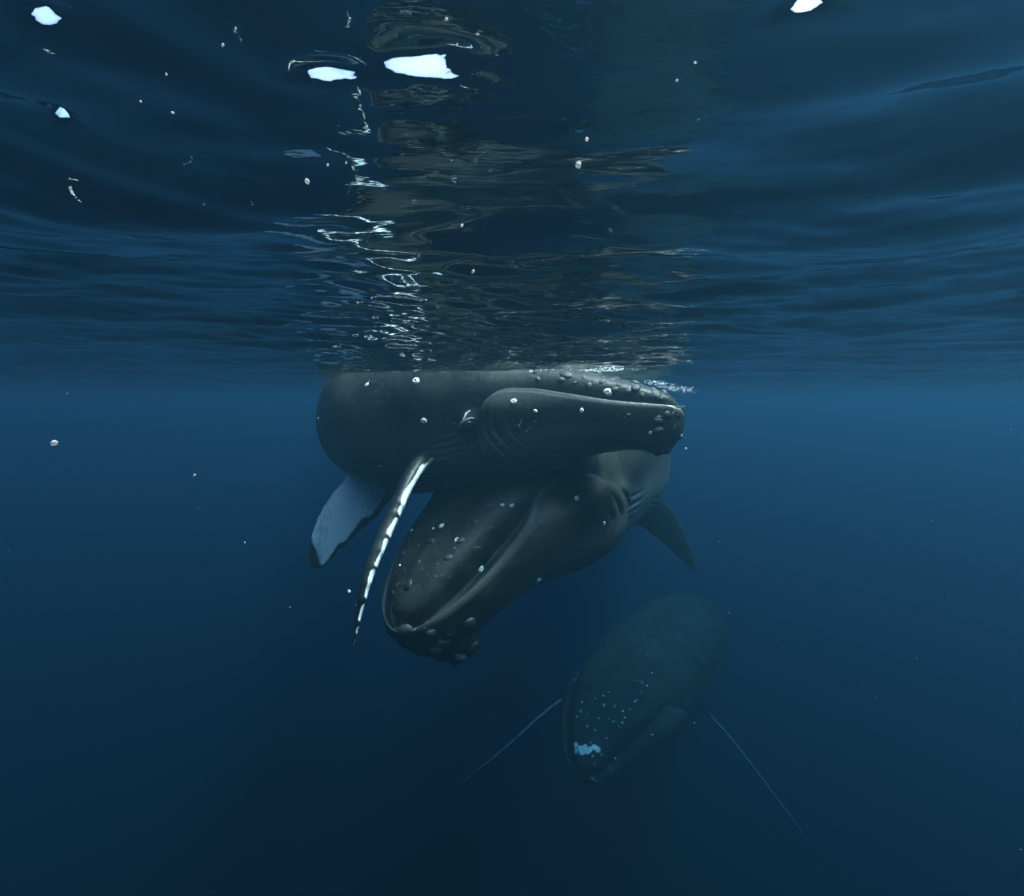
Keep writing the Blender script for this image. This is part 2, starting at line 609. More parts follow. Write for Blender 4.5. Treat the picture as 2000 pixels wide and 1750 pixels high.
    gro = np.exp(-(np.mod(ang * 10 + wob * 5, 1) - .5) ** 2 / 0.014)
    dsp = -pm * gro * 0.0062
    # creases behind the jaw and on the cheek
    for (s0, c0, d0, z1, z2) in [(0.1975, 0.40, 0.0026, -0.062, -0.010), (0.186, 0.62, 0.0020, -0.050, -0.018),
                                 (0.168, 0.80, 0.0011, -0.046, -0.022), (0.222, -.2, .0025, -.07, -.02),
                                 (0.232, -.3, .0022, -.075, -.03)]:
        cz = s0 + c0 * np.minimum(zc + 0.03, 0.0) + 2.2 * (zc + 0.03) ** 2 * -4
        m = smooth(z1 - .01, z1 + .01, zc) * smooth(z2 + .008, z2 - .008, zc) * (px > 0.02)
        dsp -= m * d0 * np.exp(-((S_ - cz) / 0.0021) ** 2)
        dsp += m * d0 * .5 * np.exp(-((S_ - cz - .005) / 0.004) ** 2)
    # brow above the eye
    dsp += 0.009 * np.exp(-((S_ - 0.226) / 0.013) ** 2 - ((zc + 0.021) / 0.011) ** 2) * (px > 0.02)
    # median ridge on the rostrum and blowhole rise
    dsp += 0.0015 * np.exp(-(px / 0.006) ** 2) * smooth(.02, .06, S_) * smooth(.2, .16, S_) * (rel > .7)
    dsp += 0.004 * np.exp(-(px / 0.024) ** 2 - ((S_ - 0.20) / 0.022) ** 2) * (rel > .7)
    # chin knob
    dsp += knob * np.exp(-((S_ - 0.022) / 0.012) ** 2) * smooth(-.030, -.045, zc)
    # low frequency unevenness
    for q in range(9):
        f = r.uniform(10, 45)
        dsp += 0.0006 * np.sin(f * S_ * 1.3 + f * px * r.uniform(-1, 1) + f * zc * r.uniform(-1, 1) + q)
    # direction in the section plane: away from the centre
    nx, nz_ = px, (zc - (zt + zb)[:, None] / 2)
    ln = np.hypot(nx, nz_) + 1e-6
    pxd = np.maximum(px + dsp * nx / ln, 0)
    pzd = pz + dsp * nz_ / ln
    pxd[:, 0] = 0
    pxd[:, -1] = 0
    # both sides
    yl = np.concatenate([pxd, -pxd[:, -2:0:-1]], 1)
    zl = np.concatenate([pzd, pzd[:, -2:0:-1]], 1)
    rg = np.concatenate([reg, reg[:, -2:0:-1]], 1)
    c, T, u, l = sp.frame(s)
    v = c[:, None] + (l[:, None] * yl[..., None] + u[:, None] * zl[..., None]) * sp.L
    n_s, n_v = yl.shape
    verts = v.reshape(-1, 3)
    faces = grid_faces(n_s, n_v, True)
    # end caps
    ca, cb = v[0].mean(0), v[-1].mean(0)
    verts = np.concatenate([verts, ca[None], cb[None]])
    ia, ib = len(verts) - 2, len(verts) - 1
    j = np.arange(n_v)
    capa = np.stack([np.full(n_v, ia), (j + 1) % n_v, j, j], -1)
    base = (n_s - 1) * n_v
    capb = np.stack([np.full(n_v, ib), base + j, base + (j + 1) % n_v, base + j], -1)
    pale = (smooth(0.50, 0.22, np.concatenate([rel, rel[:, -2:0:-1]], 1)) * smooth(0.03, 0.12, np.repeat(s[:, None], n_v, 1))
            * smooth(.55, .40, np.repeat(s[:, None], n_v, 1)))
    pale = np.maximum(pale, lip_highlight * (np.abs(rg - .5) < .1))  # light caught by the lip rim, painted into the colour
    white = np.zeros_like(pale)
    at = np.stack([white, pale], -1).reshape(-1, 2)
    at = np.concatenate([at, at[:1], at[-1:]])
    return verts, faces, [capa, capb], at


def fin_loft(pts, chords, L, chord_len, thick, knobs, side_white, edge_white, seed=0, wamp=1.0, nt=140, nv=44, tipdark=0.93, k0=0.14, kamp=0.045, wt=0.10, taper=0.0):
    """pts: root..tip, chords: trailing -> leading direction (root..tip). side_white: +1 / -1 / 0 which face is white."""
    r = np.random.RandomState(seed)
    k = np.linspace(0, 1, len(pts))
    t = np.linspace(0, 1, nt)
    c = catmull(k, pts, t)
    T = unit(np.gradient(c, t, axis=0))
    ch = np.stack([np.interp(t, np.linspace(0, 1, len(chords)), np.asarray(chords)[:, a]) for a in range(3)], -1)
    ch = unit(ch - T * (ch * T).sum(1, keepdims=True))
    nrm = np.cross(T, ch)
    cp = np.interp(t, [0, .06, .2, .4, .6, .8, .92, .975, 1], [.95, .85, .85, 1.0, .96, .76, .52, .30, .06]) * chord_len
    cp = cp * (1 - taper * t)
    tp = np.interp(t, [0, .06, .2, .5, .8, 1], [1.5, 1.1, 1.0, .8, .5, .1]) * thick
    kb = np.zeros(nt)
    ks = np.linspace(k0, 0.96, knobs) + r.uniform(-.026, .026, knobs)
    for kk in ks:
        kb += np.exp(-((t - kk) / 0.017) ** 2) * (1.0 if kk < .5 else .8)
    sc = sum(np.sin(t * f + p) for f, p in ((21, .3), (37, 1.7), (53, 2.2))) * 0.009
    a = np.linspace(0, 2 * math.pi, nv, endpoint=False)
    ca, sa = np.cos(a), np.sin(a)
    lead = np.maximum(ca, 0)
    x = cp[:, None] * 0.5 * ca[None] + (kb[:, None] * kamp) * chord_len * (lead[None] ** 3) - sc[:, None] * chord_len * (np.maximum(-ca, 0)[None] ** 2)
    th = np.abs(sa) ** 0.9 * np.sign(sa) * (0.55 + 0.45 * ca) ** 0.6 * 1.15
    y = tp[:, None] * 0.5 * th[None] * (1 + 0.12 * kb[:, None] * lead[None])
    v = c[:, None] + ch[:, None] * x[..., None] + nrm[:, None] * y[..., None]
    verts = v.reshape(-1, 3)
    faces = grid_faces(nt, nv, True)
    verts = np.concatenate([verts, v[0].mean(0)[None], v[-1].mean(0)[None]])
    ia, ib = len(verts) - 2, len(verts) - 1
    j = np.arange(nv)
    capa = np.stack([np.full(nv, ia), (j + 1) % nv, j, j], -1)
    capb = np.stack([np.full(nv, ib), (nt - 1) * nv + j, (nt - 1) * nv + (j + 1) % nv, (nt - 1) * nv + j], -1)
    tt = np.repeat(t[:, None], nv, 1)
    CA, SA = np.repeat(ca[None], nt, 0), np.repeat(sa[None], nt, 0)
    white = np.zeros((nt, nv))
    if side_white:
        f = smooth(0.0, 0.35, SA * side_white)
        marg = smooth(-0.97, -0.70, CA + 0.05 * np.sin(tt * 23) + 0.03 * np.sin(tt * 51))
        white = np.maximum(white, (0.70 - .10 * np.sin(tt * 9 + 2 * CA)) * f * marg * smooth(0.02, 0.22, tt + .1 * CA) * smooth(tipdark, tipdark - .10, tt + .05 * CA))
    if edge_white:
        f = smooth(-0.25, 0.10, CA) * (smooth(-0.12, .16, SA * side_white + .10 * np.sin(tt * 37)) if side_white else 1.0)
        gap = np.zeros(nt)
        for kk in ks:
            gap += np.exp(-((t - kk - 0.006) / (0.008 + 0.008 * kk)) ** 2) * r.uniform(.35, 1.15)
        spot = np.clip(1.15 - (1.15 if side_white else .7) * gap, 0, 1)[:, None]
        white = np.maximum(white, wamp * f * smooth(wt, wt + .05, tt))
        white = white * (spot if edge_white == 1 else 1.0)
    at = np.stack([white if wamp > .5 else white * .0, white * (wamp <= .5)], -1).reshape(-1, 2)
    at = np.concatenate([at, at[:1], at[-1:]])
    return verts, faces, [capa, capb], at


def fluke_loft(sp, sgn):
    L = sp.L
    c, T, u, l = sp.frame([0.955])
    c, T, u, l = c[0], T[0], u[0], l[0]
    pts = [c - l * sgn * 0.01 * L, c + (l * sgn * .07 - T * .015) * L, c + (l * sgn * .15 - T * .06) * L]
    return fin_loft(pts, [T, T, T], L, 0.085 * L, 0.018 * L, 1, 0, 0, nt=50, nv=24)


def dorsal_loft(sp):
    L = sp.L
    c = sp.at([0.64], [0], [0.045])[0]
    cc, T, u, l = sp.frame([0.64])
    T, u = T[0], u[0]
    return fin_loft([c, c + (u * .022 - T * .01) * L, c + (u * .045 - T * .035) * L], [T, T, T], L, .07 * L, .014 * L, 1, 0, 0, nt=40, nv=20)


def make_body(name, pieces, voxel, parent, mat, patches=()):
    vs_, fs, ats, off = [], [], [], 0
    tris = []
    for v, f, caps, a in pieces:
        vs_.append(v)
        fs.append(f + off)
        for c in caps:
            tris.append(c[:, :3] + off)
        ats.append(a)
        off += len(v)
    V = np.concatenate(vs_)
    F = np.concatenate(fs)
    TR = np.concatenate(tris)
    A = np.concatenate(ats)
    me = bpy.data.meshes.new('rough')
    me.from_pydata(V.tolist(), [], F.tolist() + TR.tolist())
    tmp = bpy.data.objects.new('rough', me)
    col.objects.link(tmp)
    md = tmp.modifiers.new('r', 'REMESH')
    md.mode = 'VOXEL'
    md.voxel_size = voxel
    md.use_smooth_shade = True
    dg = bpy.context.evaluated_depsgraph_get()
    ev = tmp.evaluated_get(dg)
    out = bpy.data.meshes.new_from_object(ev)
    col.objects.unlink(tmp)
    bpy.data.objects.remove(tmp)
    bpy.data.meshes.remove(me)
    out.name = name
    n = len(out.vertices)
    co = np.empty(n * 3, np.float32)
    out.vertices.foreach_get('co', co)
    co = co.reshape(-1, 3).astype(float)
    ed = np.empty(len(out.edges) * 2, np.int32)
    out.edges.foreach_get('vertices', ed)
    ed = ed.reshape(-1, 2)
    deg = np.bincount(ed.ravel(), minlength=n).astype(float)
    # skin attributes from the nearest point of the lofts
    kd = KDTree(len(V))
    for i, p in enumerate(V):
        kd.insert(p, i)
    kd.balance()
    idx = np.fromiter((kd.find(p)[1] for p in co), np.int64, n)
    att = A[idx]
    for it in range(2):
        acc = np.zeros_like(co)
        for a in range(3):
            acc[:, a] = np.bincount(ed[:, 0], co[ed[:, 1], a], n) + np.bincount(ed[:, 1], co[ed[:, 0], a], n)
        avg = acc / np.maximum(deg, 1)[:, None]
        lam = 0.5 if it % 2 == 0 else -0.35
        co = co + lam * (avg - co)
    if patches:
        pp_ = np.array([q[0] for q in patches])
        lo, hi = pp_.min(0) - .3, pp_.max(0) + .3
        order = np.where(((co > lo) & (co < hi)).all(1))[0]
        order = order[np.argsort(co[order, 0])]
        xs = co[order, 0]
    for (pp, rad, amp) in patches:
        i0, i1 = np.searchsorted(xs, [pp[0] - rad * 1.2, pp[0] + rad * 1.2])
        sel = order[i0:i1]
        d = np.linalg.norm(co[sel] - np.asarray(pp)[None], axis=1) / rad
        att[sel, 0] = np.maximum(att[sel, 0], amp * smooth(1.15, 0.55, d))
    for it in range(2):
        acc = np.zeros_like(att)
        for a in range(2):
            acc[:, a] = np.bincount(ed[:, 0], att[ed[:, 1], a], n) + np.bincount(ed[:, 1], att[ed[:, 0], a], n)
        att = 0.5 * att + 0.5 * acc / np.maximum(deg, 1)[:, None]
    out.vertices.foreach_set('co', co.astype(np.float32).ravel())
    for q, nm in enumerate(('white', 'pale')):
        at = out.attributes.new(nm, 'FLOAT', 'POINT')
        at.data.foreach_set('value', att[:, q].astype(np.float32))
    out.polygons.foreach_set('use_smooth', np.ones(len(out.polygons), bool))
    out.materials.clear()
    out.materials.append(mat)
    out.update()
    base = np.array(parent.location)
    co -= base[None]
    out.vertices.foreach_set('co', co.astype(np.float32).ravel())
    out.update()
    o = link(bpy.data.objects.new(name, out), parent)
    return o


def root_empty(name, loc, label, cat, group=None):
    o = bpy.data.objects.new(name, None)
    o.empty_display_size = 0.3
    o.location = loc
    col.objects.link(o)
    o['label'] = label
    o['category'] = cat
    if group:
        o['group'] = group
    return o


# small shared shapes ------------------------------------------------
def lump_mesh(name, mat, seed, flat=0.75, rough=0.18, n1=9, n2=12, crater=False, span=0.62):
    r = np.random.RandomState(seed)
    vs_, fs = [], []
    for i in range(n1):
        th = math.pi * span * i / (n1 - 1)
        for j in range(n2):
            ph = 2 * math.pi * j / n2
            q = 1 + rough * r.uniform(-1, 1) * (i > 0)
            z = math.cos(th) * flat
            rad = math.sin(th)
            if crater:
                # barnacle: low cone with an open mouth
                e = i / (n1 - 1)
                rad = [0.05, 0.30, 0.36, 0.42, 0.50, 0.64, 0.80, 0.95, 1.05][i]
                z = [0.15, 0.18, 0.45, 0.56, 0.54, 0.42, 0.26, 0.08, -0.12][i]
            vs_.append((rad * math.cos(ph) * q, rad * math.sin(ph) * q, z * (1 + rough * .4 * r.uniform(-1, 1))))
    f = grid_faces(n1, n2, True)
    m = mesh_from(name, vs_, f[:, ::-1].copy())
    m.materials.append(mat)
    return m


LUMPS = [lump_mesh('tubercle', M_TUB, 3 + i, 0.85, 0.12) for i in range(3)]
PLUMPS = [lump_mesh('tubercle', M_TUBP, 13 + i, 0.9, 0.22) for i in range(3)]
BARN = [lump_mesh('barnacle', M_BARN, 33 + i, 0.8, 0.13, crater=True) for i in range(3)]

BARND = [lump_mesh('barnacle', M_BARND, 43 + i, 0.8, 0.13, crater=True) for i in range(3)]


def stick(name, meshes, pos, nrm, size, parent, squash=1.0, tang=None, stretch=1.0):
    m = meshes[random.randrange(len(meshes))]
    o = bpy.data.objects.new(name, m)
    z = Vector(nrm).normalized()
    if tang is None:
        a = random.uniform(0, 6.28)
        tang = Vector((math.cos(a), math.sin(a), 0.3))
    x = (Vector(tang) - z * Vector(tang).dot(z)).normalized()
    y = z.cross(x)
    R = Matrix((x, y, z)).transposed().to_4x4()
    o.matrix_basis = (Matrix.Translation(Vector(pos) - parent.location) @ R
                      @ Matrix.Diagonal((size * stretch, size, size * squash, 1)))
    link(o, parent)
    return o


def body_bvh(o):
    dg = bpy.context.evaluated_depsgraph_get()
    m = o.data
    n = len(m.vertices)
    co = np.empty(n * 3, np.float32)
    m.vertices.foreach_get('co', co)
    co = co.reshape(-1, 3) + np.array(o.parent.location)[None]
    polys = [tuple(p.vertices) for p in m.polygons]
    return BVHTree.FromPolygons([Vector(c) for c in co.tolist()], polys)


def hit(bvh, px, py):
    d = Vector(pix_dir(px, py)).normalized()
    loc, nrm, i, dist = bvh.ray_cast(Vector(CAM.tolist()), d)
    return loc, nrm


def surf(bvh, sp, s, y, z):
    """skin point in the direction (y, z) of the section at station s"""
    c, T, u, l = sp.frame([s])
    d = Vector((l[0] * y + u[0] * z).tolist()).normalized()
    o = Vector(c[0].tolist())
    loc, nrm, i, dist = bvh.ray_cast(o + d * (0.35 * sp.L), -d)
    return loc, nrm


def rand_tubercles(bvh, sp, parent, size, seed, keep=1.0):
    r = random.Random(seed)
    L = sp.L
    spots = []
    for s in (0.035, 0.055, 0.078, 0.10, 0.125, 0.15):                     # median row
        spots.append((s, r.uniform(-.002, .002), 1, 1.0))
    for sg in (1, -1):
        for i in range(8):                                                   # rows along the edge of the rostrum
            s = 0.026 + i * 0.0185 + r.uniform(-.003, .003)
            w = float(np.interp(s, PROFILE[:, 0], PROFILE[:, 3]))
            h = float(np.interp(s, PROFILE[:, 0], PROFILE[:, 1]))
            spots.append((s, sg * w * .80, h * .80, r.uniform(.8, 1.15)))
        for i in range(4):
            s = 0.05 + i * 0.026 + r.uniform(-.006, .006)
            w = float(np.interp(s, PROFILE[:, 0], PROFILE[:, 3]))
            h = float(np.interp(s, PROFILE[:, 0], PROFILE[:, 1]))
            spots.append((s, sg * w * .42, h * 1.0, r.uniform(.6, 1.0)))
        for i in range(7):                                                   # along the lower lip
            s = 0.022 + i * 0.022 + r.uniform(-.006, .006)
            spots.append((s, sg * 1.0, r.uniform(-.9, -.3), r.uniform(.5, .9)))
    for s, y, z, q in spots:
        if r.random() > keep:
            continue
        q *= r.uniform(.6, 1.35)
        loc, nrm = surf(bvh, sp, s, y, z)
        if loc:
            stick('tubercle', LUMPS, loc - nrm * size * .25 * L, nrm, size * q * L, parent, r.uniform(.5, .75), None, r.uniform(1.0, 1.4))


def chin(bvh, sp, parent, size, seed, n=20, smax=0.036):
    r = random.Random(seed)
    for i in range(n):
        s = r.uniform(0.002, smax)
        a = r.uniform(-1.45, 1.45)
        loc, nrm = surf(bvh, sp, s, math.sin(a), -math.cos(a) - 0.15)
        if loc:
            q = r.uniform(.5, 1.5)
            m = PLUMPS if r.random() < .45 else LUMPS
            stick('tubercle', m, loc - nrm * size * .2 * sp.L, nrm, size * q * sp.L, parent, r.uniform(.4, .85), None, r.uniform(1.0, 1.6))


def add_eye(bvh, sp, parent, sg, size):
    loc, nrm = surf(bvh, sp, 0.224, sg * 0.085, -0.024)
    if not loc:
        return
    c, T, u, l = sp.frame([0.224])
    T = Vector(T[0].tolist())
    e = stick('eye', [EYE], loc - nrm * size * .45, nrm, size, parent, 1.0, T, 1.15)
    ld = stick('eyelid', [LID], loc - nrm * size * .35, nrm, size, parent, 1.0, T, 1.2)


def ball_mesh(name, mat):
    vs_ = [(math.sin(math.pi * i / 10) * math.cos(2 * math.pi * j / 16), math.sin(math.pi * i / 10) * math.sin(2 * math.pi * j / 16),
            math.cos(math.pi * i / 10)) for i in range(11) for j in range(16)]
    m = mesh_from(name, vs_, grid_faces(11, 16, True)[:, ::-1].copy())
    m.materials.append(mat)
    return m


def ring_mesh(name, mat):
    vs_ = []
    for i in range(28):
        a = 2 * math.pi * i / 28
        up = 0.55 + 0.45 * max(math.sin(a), -.2)
        for j in range(8):
            b = 2 * math.pi * j / 8
            rr = 1.18 + 0.30 * math.cos(b)
            vs_.append((rr * math.cos(a), rr * math.sin(a) * .8, 0.42 * up * math.sin(b) + .12))
    vs_ = np.array(vs_)
    i = np.arange(28)[:, None]
    j = np.arange(8)[None]
    f = np.stack([i * 8 + j, ((i + 1) % 28) * 8 + j, ((i + 1) % 28) * 8 + (j + 1) % 8, i * 8 + (j + 1) % 8], -1).reshape(-1, 4)
    m = mesh_from(name, vs_, f)
    m.materials.append(mat)
    return m


EYE = ball_mesh('eye', M_EYE)
LID = ring_mesh('eyelid', M_LID)

def scratches(piece, lines):
    tb = BVHTree.FromPolygons([Vector(q) for q in piece[0].tolist()], piece[1].tolist())
    res = []
    for pts, rad, amp in lines:
        for (x0, y0), (x1, y1) in zip(pts[:-1], pts[1:]):
            n = max(int(math.hypot(x1 - x0, y1 - y0) / 2), 2)
            for k in range(n):
                loc, nrm = hit(tb, x0 + (x1 - x0) * k / n, y0 + (y1 - y0) * k / n)
                if loc:
                    res.append((np.array(loc), rad * random.uniform(.6, 1.2), amp))
    return res


# ---- whale at the surface -------------------------------------------------
LA = 7.3 * S
A_st = [0.0, 0.10, 0.215, 0.32, 0.42, 0.52, 0.70, 1.0]
A_pt = [W(1.30, 4.20, 0.005), W(0.70, 4.60, 0.03), W(0.02, 5.04, 0.01), W(-0.62, 5.43, -0.02), W(-1.17, 5.86, -0.06), W(-1.50, 6.50, -0.10),
        W(-1.85, 7.90, -0.30), W(-2.0, 10.2, -0.85)]
spA = Spine(A_st, A_pt, LA, math.radians(0))
rootA = root_empty('humpback_whale', P(960, 830, 5.2).tolist(),
                   'dark grey humpback whale breaking the sea surface with its head pointing right', 'whale', 'three humpback whales')
pcs = [body_loft(spA, 1.0, 1)]
# near flipper, seen along its leading edge
pcs.append(fin_loft([P(858, 862, 5.15), P(803, 925, 4.62), P(755, 1030, 4.25), P(713, 1140, 3.98), P(688, 1262, 3.85)],
                    [(0.50, -0.90, 0.1), (0.30, -0.90, 0.1), (0.30, -0.9, 0.1)], LA, 0.27 * S, 0.145 * S, 9, -1, 1, 2, k0=0.42, wt=0.20, kamp=.035))
# far flipper, white underside towards us
pcs.append(fin_loft([P(800, 890, 5.75), P(722, 955, 6.15), P(655, 1025, 6.4), P(609, 1108, 6.5)],
                    [(-0.55, 0.6, 0.75), (-0.7, 0.6, 0.5), (-0.7, 0.5, 0.45)], LA, 0.66 * S, 0.12 * S, 9, -1, 0, 3, tipdark=0.97, kamp=0.02))
pcs += [fluke_loft(spA, 1), fluke_loft(spA, -1), dorsal_loft(spA)]
bodyA = make_body('body', pcs, 0.0135, rootA, M_SKIN, scratches(pcs[0], [
    ([(1046, 800), (1022, 814), (1004, 852)], .011, .72), ([(1052, 810), (1030, 832), (1015, 850)], .010, .7), ([(1047, 822), (1022, 850), (1002, 868)], .010, .72),
    ([(984, 816), (980, 840)], .008, .6), ([(904, 822), (911, 806), (920, 800)], .022, .62), ([(826, 864), (860, 856), (896, 850)], .011, .66),
    ([(842, 882), (878, 868), (906, 861)], .009, .55), ([(878, 812), (890, 800)], .010, .6), ([(868, 822), (884, 824), (898, 832)], .018, .5),
    ([(862, 892), (905, 878), (948, 872)], .012, .6), ([(905, 868), (960, 866), (1010, 872)], .014, .55), ([(1075, 842), (1105, 848), (1128, 846)], .012, .5),
    ([(1075, 836), (1092, 838)], .012, .5), ([(716, 752), (722, 742)], .03, .5), ([(1300, 790), (1330, 800), (1336, 812)], .02, .6),
    ([(1325, 820), (1312, 845)], .018, .55), ([(760, 905), (778, 930)], .016, .6)]))
bvhA = body_bvh(bodyA)
rand_tubercles(bvhA, spA, rootA, 0.0046, 1)
chin(bvhA, spA, rootA, 0.0030, 4, 34, 0.020)
for px, py, sz in [(1050, 741, .034), (1096, 742, .042), (1122, 748, .022), (1150, 755, .042), (1200, 762, .040), (1227, 765, .038), (1254, 773, .034), (1275, 775, .032),
                   (1290, 779, .028), (1244, 752, .030), (1180, 738, .026), (1215, 747, .026)]:
    loc, nrm = hit(bvhA, px, py)
    if loc:
        stick('tubercle', LUMPS, loc - nrm * sz * .2, nrm, sz, rootA, 0.75, None, 1.25)
for sg in (1, -1):
    add_eye(bvhA, spA, rootA, sg, 0.075)
for px, py, sz in [(828, 822, .030), (812, 744, .036), (1187, 766, .032), (1040, 725, .026), (1075, 719, .028), (1003, 784, .026),
                   (1136, 802, .018), (1046, 803, .016), (744, 911, .018), (622, 818, .022), (716, 752, .022), (1270, 846, .016)]:
    loc, nrm = hit(bvhA, px, py)
    if loc:
        stick('barnacle', BARN, loc, nrm, sz * 1.3, rootA, 0.8, None, 1.25)

# ---- whale below it --------------------------------------------------------
LB = 9.5 * S
B_st = [0.0, 0.10, 0.215, 0.32, 0.42, 0.55, 0.75, 1.0]
B_pt = [P(772, 1232, 4.15), P(892, 1066, 4.80), P(1025, 948, 5.6), P(1112, 900, 6.6), P(1160, 882, 7.8), W(1.55, 9.2, -0.55), W(1.75, 11.2, -0.6), W(1.6, 13.7, -1.0)]
spB = Spine(B_st, B_pt, LB, math.radians(-10))
rootB = root_empty('humpback_whale', P(1000, 1060, 5.7).tolist(),
                   'dark humpback whale nosing down towards the viewer just below the surface whale', 'whale', 'three humpback whales')
pcs = [body_loft(spB, 1.30, 2, 0.015, 0.010)]
pcs.append(fin_loft([P(1215, 975, 6.5), P(1285, 1010, 7.5), P(1330, 1065, 8.7), P(1362, 1118, 9.8)],
                    [(0.6, 0.5, 0.5), (0.6, 0.6, 0.45), (0.5, 0.7, 0.4)], LB, 0.60 * S, 0.16 * S, 10, 0, 0, 5, kamp=0.02, taper=.5))
c, T, u, l = [q[0] for q in spB.frame([0.30])]
rp = c - l * 0.08 * LB - u * 0.05 * LB
pcs.append(fin_loft([rp, rp - l * .04 * LB - T * .09 * LB, rp - l * .05 * LB - T * .18 * LB, rp - l * .03 * LB - T * .26 * LB],
                    [u, u, u], LB, 0.62 * S, 0.16 * S, 10, 0, 0, 6))
pcs += [fluke_loft(spB, 1), fluke_loft(spB, -1), dorsal_loft(spB)]
bodyB = make_body('body', pcs, 0.018, rootB, M_SKIN, scratches(pcs[0], [
    ([(772, 1228), (800, 1226), (812, 1232)], .035, .5), ([(845, 1236), (852, 1228)], .03, .55), ([(868, 1026), (876, 1020)], .012, .6), ([(1178, 930), (1190, 948), (1196, 962)], .014, .5),
    ([(780, 1050), (786, 1062)], .01, .5), ([(1144, 1052), (1150, 1056)], .02, .45), ([(1060, 1130), (1066, 1124)], .01, .5), ([(905, 1125), (925, 1112)], .016, .4)]))
bvhB = body_bvh(bodyB)
rand_tubercles(bvhB, spB, rootB, 0.0033, 2, 0.95)
chin(bvhB, spB, rootB, 0.0046, 9, 60, 0.034)
for sg in (1, -1):
    add_eye(bvhB, spB, rootB, sg, 0.07)
for px, py, sz in [(940, 1112, .028), (1052, 1134, .030), (1127, 973, .024), (1180, 1022, .020), (862, 1027, .026), (893, 1055, .028),
                   (846, 1032, .016), (804, 1036, .018), (981, 986, .016), (1000, 987, .018), (1246, 876, .018), (781, 1104, .012)]:
    loc, nrm = hit(bvhB, px, py)
    if loc:
        stick('barnacle', BARN, loc, nrm, sz * 1.3, rootB, 0.8, None, 1.25)

# ---- whale in the deep -------------------------------------------------------
KC = 1.18
LC = 9.0 * S * KC


def PC(px, py, d):
    return P(px, py, d * KC)


C_st = [0.0, 0.10, 0.215, 0.32, 0.42, 0.55, 0.75, 1.0]
C_pt = [PC(1138, 1516, 8.2), PC(1175, 1424, 8.75), PC(1230, 1336, 9.45), PC(1285, 1280, 10.3), PC(1322, 1245, 11.3), PC(1345, 1225, 12.8), PC(1352, 1232, 15.0), PC(1340, 1262, 18.0)]
spC = Spine(C_st, C_pt, LC, math.radians(0))
rootC = root_empty('humpback_whale', PC(1240, 1400, 9.8).tolist(),
                   'dim humpback whale deep in the blue water with spread flippers and white snout patch', 'whale', 'three humpback whales')
pcs = [body_loft(spC, 1.42, 3, 0.010, 0.0, 0.0)]
pcs.append(fin_loft([PC(1150, 1335, 10.6), PC(1075, 1383, 10.2), PC(990, 1458, 9.7), PC(880, 1547, 9.2)],
                    [(0, -1, 0.55), (0, -1, 0.6), (0, -1, 0.65)], LC, 0.45 * S, 0.10 * S, 10, 0, 1, 7, wamp=.5))
pcs.append(fin_loft([PC(1365, 1375, 11.4), PC(1428, 1444, 11.0), PC(1510, 1550, 10.4), PC(1588, 1655, 9.9)],
                    [(-.4, -1, 0.6), (-.46, -1, 0.68), (-.5, -1, 0.75)], LC, 0.45 * S, 0.10 * S, 10, 0, 1, 8, wamp=.5))
pcs += [fluke_loft(spC, 1), fluke_loft(spC, -1), dorsal_loft(spC)]
PATCH_C = [(px, py) for px, py in [(1124, 1454), (1124, 1468), (1133, 1461), (1143, 1459), (1152, 1464), (1161, 1459), (1168, 1464), (1137, 1469), (1147, 1468)]]
tmp_v, tmp_f = pcs[0][0], pcs[0][1]
tb = BVHTree.FromPolygons([Vector(q) for q in tmp_v.tolist()], tmp_f.tolist())
pat = [(np.array(hit(tb, px, py)[0]), 0.105, .69) for px, py in PATCH_C if hit(tb, px, py)[0]]
bodyC = make_body('body', pcs, 0.030, rootC, M_SKIN_DIMMED, pat)
bvhC = body_bvh(bodyC)
rand_tubercles(bvhC, spC, rootC, 0.0034, 3, 0.8)
chin(bvhC, spC, rootC, 0.0055, 12, 22)
for sg in (1, -1):
    add_eye(bvhC, spC, rootC, sg, 0.07)

for px, py, sz in [(1178, 1359, .02), (1216, 1389, .02), (1240, 1371, .02), (1254, 1333, .018), (1264, 1340, .018), (1215, 1412, .022), (1198, 1410, .016),
                   (1184, 1442, .018), (1274, 1435, .018), (1202, 1482, .02), (1157, 1477, .02), (1127, 1400, .018), (1115, 1398, .016), (1274, 1314, .016)]:
    loc, nrm = hit(bvhC, px, py)
    if loc:
        stick('barnacle', BARND, loc, nrm, sz * 1.3, rootC, 0.8, None, 1.2)

# ------------------------------------------------------------------ foam where the head breaks the surface
fr_ = np.random.RandomState(11)
fv, ff, off = [], [], 0
ico_v, ico_f = [], []
for i in range(5):
    for j in range(6):
        a, b = math.pi * i / 4, 2 * math.pi * j / 6
        ico_v.append((math.sin(a) * math.cos(b), math.sin(a) * math.sin(b), math.cos(a)))
ico_v = np.array(ico_v)
ico_f = grid_faces(5, 6, True)[:, ::-1]


def foam_cluster(n, pts, spread, rmin, rmax):
    global off
    pts = np.array(pts)
    for _ in range(n):
        k = fr_.uniform(0, len(pts) - 1)
        i = min(int(k), len(pts) - 2)
        p = pts[i] + (pts[i + 1] - pts[i]) * (k - i) + fr_.normal(0, 1, 3) * np.array(spread)
        zs = float(eta(np.array([p[0]]), np.array([p[1]]))[0])
        p[2] = min(p[2], zs - 0.004)
        r = rmin * (rmax / rmin) ** (fr_.uniform() ** 2.2)
        fv.append(p[None] + ico_v * np.array([r * fr_.uniform(1, 2.2), r, r * fr_.uniform(.5, .9)]))
        ff.append(ico_f + off)
        off += len(ico_v)


